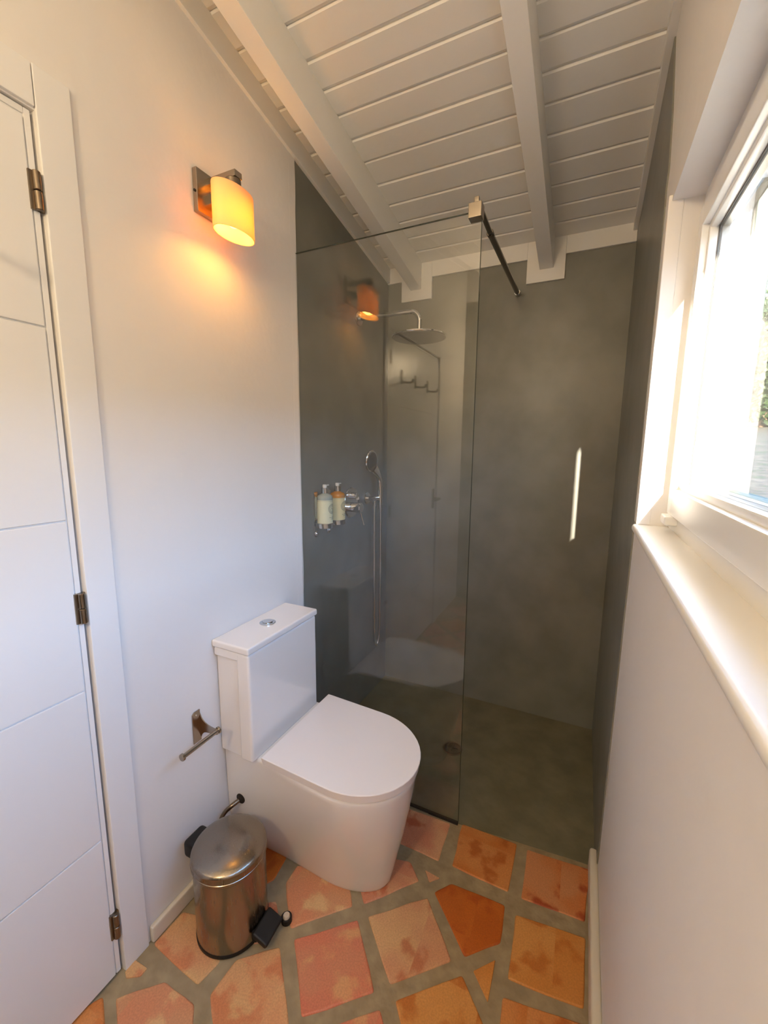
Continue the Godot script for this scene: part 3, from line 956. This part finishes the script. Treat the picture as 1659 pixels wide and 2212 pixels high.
func build_globe() -> void:
	var s := thing("globe_lamp", "glowing frosted globe wall lamp on the dark wall behind the viewer", "wall lamp", Vector3(0.56, 2.02, ROOM_Z))
	obj("wall_plate", turn(lathe([[0.055, 0.0], [0.055, 0.012], [0.045, 0.018], [0.0, 0.018]], 32), Vector3.RIGHT, -90), M.nickel, s)
	obj("stem", rod(Vector3(0, 0, -0.016), Vector3(0, 0, -0.060), 0.012, 16), M.nickel, s)
	var prof := []
	for k in 17:
		var a := -PI / 2 + PI * k / 16
		prof.append([maxf(0.0, cos(a)) * 0.10 if k > 0 and k < 16 else 0.0, sin(a) * 0.10])
	obj("globe", move(lathe(prof, 32), Vector3(0, 0, -0.155)), M.globe_glow, s, 60.0)
	var l := OmniLight3D.new()
	l.name = "lamp_light"
	l.position = Vector3(0, 0, -0.155)
	l.light_color = Color(1.0, 0.88, 0.71)
	l.light_energy = 0.20
	l.light_size = 0.09
	l.omni_range = 8.0
	l.omni_attenuation = 2.0
	l.shadow_enabled = true
	s.add_child(l)


# ---------------------------------------------------------------- shower fittings
func build_shower() -> void:
	var r := thing("rain_shower", "chrome overhead shower with bent arm and thin round head", "shower head", Vector3(-0.003, 1.904, 0.320))
	obj("wall_flange", turn(lathe([[0.030, 0.0], [0.030, 0.006], [0.026, 0.010], [0.012, 0.012]], 28), Vector3.BACK, -90), M.chrome, r)
	var p := [Vector3(0.0, 0, 0)]
	for k in 9:
		var a := PI / 2 * k / 8
		p.append(Vector3(0.255 + 0.042 * sin(a), 0.0 - 0.042 * (1.0 - cos(a)), 0))
	p.append(Vector3(0.297, -0.085, 0))
	obj("arm", tube(p, 0.0098, 18), M.chrome, r)
	var h := obj("head", move(lathe([[0.0, 0.0], [0.1165, 0.0], [0.1180, 0.002], [0.1170, 0.006], [0.060, 0.0085], [0.022, 0.011], [0.016, 0.022], [0.0, 0.022]], 56), Vector3(0.297, -0.110, 0)), M.chrome, r, 30.0)
	obj("face_plate", move(lathe([[0.0, -0.002], [0.112, -0.002], [0.112, 0.0005], [0.0, 0.0005]], 48), Vector3(0.297, -0.110, 0)), M.satin_grey, h)

	var hs := thing("hand_shower", "chrome hand shower standing in its wall holder with hanging hose", "hand shower", Vector3(-0.003, 1.078, 0.238))
	obj("holder", cat([turn(lathe([[0.030, 0.0], [0.030, 0.005], [0.027, 0.008], [0.0, 0.008]], 28), Vector3.BACK, -90), rod(Vector3(0.006, 0, 0), Vector3(0.048, 0, 0), 0.011, 18, 0.001), rod(Vector3(0.052, 0.0, 0.022), Vector3(0.052, 0.0, -0.046), 0.0125, 18, 0.002)]), M.chrome, hs)
	var path := curve([Vector3(0.062, -0.032, -0.030), Vector3(0.063, 0.03, -0.028), Vector3(0.064, 0.085, -0.020), Vector3(0.060, 0.125, 0.000), Vector3(0.052, 0.150, 0.020)], 8)
	var rings := []
	for i in path.size():
		var d: Vector3 = (path[mini(i + 1, path.size() - 1)] - path[maxi(i - 1, 0)]).normalized()
		var f := float(i) / (path.size() - 1)
		var wx := lerpf(0.0130, 0.0115, f)
		var wz := lerpf(0.0130, 0.028, smoothstep(0.5, 1.0, f))
		var side := d.cross(Vector3.RIGHT).normalized()
		var outw := side.cross(d).normalized()
		var ring := []
		for j in 16:
			var a := TAU * j / 16
			ring.append(path[i] + outw * cos(a) * wx + side * sin(a) * wz)
		rings.append(ring)
	obj("handle", loft(rings), M.chrome, hs, 60.0)
	# oval spray head, its face turned into the room
	var head := lathe([[0.0, -0.012], [0.020, -0.010], [0.037, -0.005], [0.0445, 0.001], [0.0455, 0.006], [0.043, 0.010], [0.0, 0.011]], 36, 1.25, 1.0)
	head = xf(head, Transform3D(Basis(Vector3(0.10, 0.85, 0.52).normalized(), Vector3(0.98, -0.19, 0.10).normalized(), Vector3(0.10, 0.85, 0.52).cross(Vector3(0.98, -0.19, 0.10)).normalized()), Vector3(0.044, 0.186, 0.044)))
	var hh := obj("spray_head", head, M.chrome, hs, 40.0)
	var fp := xf(lathe([[0.0, 0.0], [0.038, 0.0], [0.0375, 0.0016], [0.0, 0.002]], 32, 1.25, 1.0), Transform3D(Basis(Vector3(0.10, 0.85, 0.52).normalized(), Vector3(0.98, -0.19, 0.10).normalized(), Vector3(0.10, 0.85, 0.52).cross(Vector3(0.98, -0.19, 0.10)).normalized()), Vector3(0.044, 0.186, 0.044) + Vector3(0.98, -0.19, 0.10).normalized() * 0.011))
	obj("spray_face", fp, M.dark_chrome, hh)
	var hose := [Vector3(0.052, -0.006, 0.016), Vector3(0.052, -0.10, 0.018), Vector3(0.053, -0.35, 0.018), Vector3(0.054, -0.62, 0.017), Vector3(0.055, -0.715, 0.015), Vector3(0.056, -0.757, 0.006), Vector3(0.057, -0.772, -0.008), Vector3(0.058, -0.757, -0.022), Vector3(0.059, -0.715, -0.031), Vector3(0.060, -0.62, -0.033), Vector3(0.062, -0.35, -0.033), Vector3(0.062, -0.10, -0.031), Vector3(0.062, -0.030, -0.030)]
	obj("hose", tube(curve(hose, 9), 0.0062, 10), M.chrome, hs)
	obj("hose_nut", rod(Vector3(0.052, -0.008, 0.016), Vector3(0.052, -0.034, 0.016), 0.0095, 12, 0.001), M.chrome, hs)
	obj("hose_nut", rod(Vector3(0.062, -0.030, -0.030), Vector3(0.062, -0.056, -0.030), 0.0095, 12, 0.001), M.chrome, hs)

	var mx := thing("shower_mixer", "round chrome shower mixer plate with lever and diverter knob", "shower mixer", Vector3(-0.003, 1.074, 0.393))
	obj("plate", turn(lathe([[0.0715, 0.0], [0.0715, 0.004], [0.068, 0.0075], [0.0, 0.009]], 48), Vector3.BACK, -90), M.chrome, mx)
	obj("diverter_knob", cat([rod(Vector3(0.008, 0.034, 0.0), Vector3(0.034, 0.034, 0.0), 0.0135, 22, 0.002), box(Vector3(0.014, 0.032, -0.018), Vector3(0.032, 0.037, 0.018), 0.002, 1)]), M.chrome, mx)
	var lv := obj("mixer_body", rod(Vector3(0.008, -0.022, 0.0), Vector3(0.056, -0.022, 0.0), 0.0235, 28, 0.003), M.chrome, mx)
	obj("lever", tube([Vector3(0.046, -0.036, -0.004), Vector3(0.052, -0.070, -0.010), Vector3(0.060, -0.105, -0.016)], 0.0042, 12), M.chrome, lv)

	var dr := thing("floor_drain", "round dark drain cover set in the shower floor", "drain", Vector3(0.531, -0.0006, 0.419))
	obj("rim", hollow([[0.044, 0.0], [0.044, 0.003], [0.038, 0.0035], [0.038, 0.0]], 36), M.pewter, dr)
	var cover := obj("cover", lathe([[0.036, 0.0], [0.036, 0.003], [0.030, 0.0045], [0.0, 0.005]], 36), M.dark_chrome, dr)
	obj("slot", cat([box(Vector3(-0.022, 0.0045, -0.002), Vector3(0.022, 0.0056, 0.002)), box(Vector3(-0.002, 0.0045, -0.022), Vector3(0.002, 0.0056, 0.022))]), M.black_plastic, cover)


# ---------------------------------------------------------------- small things
func build_small() -> void:
	# chrome holder with two soap bottles
	var h := thing("bottle_holder", "chrome double bottle holder on the shower's side wall", "holder", Vector3(-0.003, 0.0, 0.0))
	for z in [0.683, 0.588]:
		var arc := PackedVector2Array()
		for k in 13:
			arc.append(Vector2(cos(PI + PI * k / 12) * 0.0125, 0.976 + sin(PI + PI * k / 12) * 0.0125))
		arc.append(Vector2(0.0125, 1.150))
		arc.append(Vector2(-0.0125, 1.150))
		obj("back_strip", slab(arc, Vector3(0.0, 0, z), Vector3.BACK, Vector3.UP, Vector3.RIGHT, 0.004, 0.001), M.chrome, h)
		obj("fixing_dome", move(turn(lathe([[0.010, 0.0], [0.0095, 0.004], [0.006, 0.008], [0.0, 0.0095]], 18), Vector3.BACK, -90), Vector3(0.004, 0.979, z)), M.chrome, h)
		obj("cup_ring", move(hollow([[0.0350, 0.0], [0.0360, 0.001], [0.0360, 0.019], [0.0350, 0.020], [0.0335, 0.020], [0.0335, 0.004], [0.0, 0.004], [0.0, 0.0]], 32), Vector3(0.044, 1.008, z)), M.chrome, h)
	for k in 2:
		var z: float = [0.683, 0.588][k]
		var b := thing("soap_bottle", ["clear soap bottle with pale cream label, nearest the glass in the chrome holder", "amber soap bottle with straw label, beside the mixer in the chrome holder"][k], "soap bottle", Vector3(0.0445, 1.0125, z), "soap bottles in the chrome holder")
		var body := [[0.0295, 0.0], [0.031, 0.002], [0.031, 0.117], [0.0298, 0.123], [0.0245, 0.1285], [0.0150, 0.1315], [0.0125, 0.134], [0.0125, 0.139]]
		obj("bottle", lathe(body, 36), [M.clear_gel, M.amber_gel][k], b, 40.0)
		obj("label", finish(outward(hollow([[0.0313, 0.012], [0.0315, 0.0125], [0.0315, 0.108], [0.0313, 0.1085]], 48)), 40.0, "round", Vector3(0, 0.1085, 0), 1.0 / 0.0965), [M.label_cream, M.label_straw][k], b)
		obj("collar", move(lathe([[0.0138, 0.0], [0.0145, 0.001], [0.0145, 0.021], [0.0120, 0.023]], 24), Vector3(0, 0.1345, 0)), M.chrome, b)
		obj("pump", cat([move(lathe([[0.0075, 0.0], [0.0085, 0.002], [0.0085, 0.010], [0.0075, 0.012], [0.0, 0.0125]], 20), Vector3(0, 0.157, 0)), box(Vector3(-0.004, 0.163, -0.026), Vector3(0.004, 0.168, 0.002), 0.0015, 1)]), M.pump_white, b)

	# toilet paper holder, empty
	var t := thing("toilet_roll_holder", "empty brushed steel toilet roll holder on the wall left of the toilet", "roll holder", Vector3(0, 0.0, 0.0))
	var pl := PackedVector2Array([Vector2(1.295, 0.468), Vector2(1.322, 0.468), Vector2(1.322, 0.559), Vector2(1.3155, 0.5655), Vector2(1.295, 0.5655)])
	obj("wall_plate", slab(pl, Vector3(0.001, 0, 0), Vector3.BACK, Vector3.UP, Vector3.RIGHT, 0.003, 0.0006), M.nickel, t)
	obj("screw", move(turn(lathe([[0.003, 0.0], [0.0025, 0.001], [0.0, 0.0014]], 12), Vector3.BACK, -90), Vector3(0.004, 0.5535, 1.309)), M.chrome, t)
	var fl := PackedVector2Array()
	for q in curve([Vector3(0.001, 0.556, 0), Vector3(0.012, 0.536, 0), Vector3(0.034, 0.524, 0), Vector3(0.070, 0.5195, 0)], 6):
		fl.append(Vector2(q.x, q.y))
	fl.append(Vector2(0.072, 0.505))
	for q in curve([Vector3(0.060, 0.500, 0), Vector3(0.028, 0.4985, 0), Vector3(0.012, 0.490, 0), Vector3(0.001, 0.471, 0)], 6):
		fl.append(Vector2(q.x, q.y))
	obj("flange", slab(fl, Vector3(0, 0, 1.2935), Vector3.RIGHT, Vector3.UP, Vector3.BACK, 0.003), M.nickel, t)
	obj("bar", cat([rod(Vector3(0.066, 0.5125, 1.284), Vector3(0.066, 0.5125, 1.408), 0.0062, 20), rod(Vector3(0.066, 0.5125, 1.284), Vector3(0.066, 0.5125, 1.290), 0.0098, 24, 0.0008), rod(Vector3(0.066, 0.5125, 1.405), Vector3(0.066, 0.5125, 1.412), 0.0098, 24, 0.0008)]), M.nickel, t)

	# door stop
	var ds := thing("door_stop", "tiny round door stop with pale top on the tile joint beside the bin", "door stop", Vector3(0.303, -0.003, 1.296))
	obj("ring", hollow([[0.0125, 0.0], [0.0150, 0.002], [0.0150, 0.017], [0.0130, 0.019], [0.0105, 0.017], [0.0105, 0.0]], 28), M.black_rubber, ds)
	obj("core", lathe([[0.0103, 0.0], [0.0103, 0.019], [0.008, 0.0235], [0.0, 0.0245]], 24), M.off_white_rubber, ds)


# ---------------------------------------------------------------- outside
func land(x: float, z: float) -> float:
	var d := 1.0 - z
	var y := 0.3 + 0.107 * d if d > 0.0 else 0.3 + 0.04 * maxf(d, -20.0)
	if d > 16.0:
		y = 2.012 + (d - 16.0) * 0.03
	return y + 0.05 * sin(x * 1.7 + z * 0.9) * sin(z * 1.3 - x * 0.4) + 0.03 * (minf(x, 6.0) - 1.5) + 0.30 * maxf(0.0, x - 7.0)

func build_outside() -> void:
	var g := SurfaceTool.new()
	g.begin(Mesh.PRIMITIVE_TRIANGLES)
	var xs := []
	var zs := []
	for k in 41:
		xs.append(1.2 + 50.0 * pow(k / 40.0, 2.0))
	for k in 81:
		zs.append(1.0 + 55.0 * signf(k - 40.0) * pow(absf(k - 40.0) / 40.0, 1.8))
	for i in 40:
		for j in 80:
			var q := []
			for c in [[0, 0], [1, 0], [1, 1], [0, 1]]:
				var x: float = xs[i + c[0]]
				var z: float = zs[j + c[1]]
				q.append(Vector3(x, land(x, z), z))
			for k in [0, 1, 2, 0, 2, 3]:
				g.add_vertex(q[k])
	g.generate_normals()
	var go := MeshInstance3D.new()
	go.name = "ground"
	go.mesh = g.commit()
	go.material_override = M.dry_ground
	add_child(go)
	go.set_meta("kind", "structure")
	go.set_meta("label", "dry sunlit ground rising outside the window")
	var spots := [[5.35, -13.6, 3.3, 1.5, 1.15], [8.3, -17.5, 4.6, 2.1, 1.7], [6.6, -22.0, 5.4, 2.4, 1.9], [12.5, -20.0, 5.8, 2.6, 2.2]]
	var labels := ["bright green tree in sun just outside the window, the nearest of the trees", "green tree right of and behind the nearest tree outside the window", "tall green tree farthest up the slope outside the window", "broad green tree far right on the slope outside the window"]
	var leaf := SurfaceTool.new()
	leaf.begin(Mesh.PRIMITIVE_TRIANGLES)
	for a in [0.0, 1.2]:
		var s := Vector3(cos(a), 0.25, sin(a)) * 0.045
		var d := Vector3(0.02, 0.12, -0.01)
		for q in [-s, d * 0.5 + s * 1.4 + Vector3(0, 0, 0.03), d, -s, d, d * 0.5 - s * 1.6]:
			leaf.add_vertex(q)
	leaf.generate_normals()
	var lm := leaf.commit()
	for k in spots.size():
		var s: Array = spots[k]
		var y := land(s[0], s[1])
		var t := thing("tree", labels[k], "tree", Vector3(s[0], y, s[1]), "trees outside the window")
		obj("trunk", tube(curve([Vector3(0.12, -0.2, 0), Vector3(0.05, (s[2] - y) * 0.5, 0.03), Vector3(0, s[2] - y, 0), Vector3(0.03, s[2] - y + s[3] * 0.6, 0)], 5), 0.10, 10), M.bark, t)
		var mm := MultiMesh.new()
		mm.transform_format = MultiMesh.TRANSFORM_3D
		mm.use_colors = true
		mm.instance_count = 5200
		mm.mesh = lm
		for i in 5200:
			var p := Vector3(rng.randfn(), rng.randfn(), rng.randfn()).normalized() * pow(rng.randf(), 0.45)
			var lump := 1.0 + 0.25 * sin(p.x * 7.0 + k) * sin(p.y * 6.0) * sin(p.z * 7.0 + 1.0)
			p = Vector3(p.x * s[4], p.y * s[3], p.z * s[4]) * lump
			var ba := Basis(Vector3(rng.randfn(), rng.randfn(), rng.randfn()).normalized(), rng.randf() * TAU) * rng.randf_range(0.8, 1.7)
			mm.set_instance_transform(i, Transform3D(ba, p + Vector3(0, s[2] - y + 0.35, 0)))
			var v := rng.randf_range(0.6, 1.3)
			mm.set_instance_color(i, Color(0.85 * v, 1.0 * v, 0.75 * v))
		var f := MultiMeshInstance3D.new()
		f.name = "foliage"
		f.multimesh = mm
		f.material_override = M.leaf_green
		f.set_meta("kind", "stuff")
		t.add_child(f)
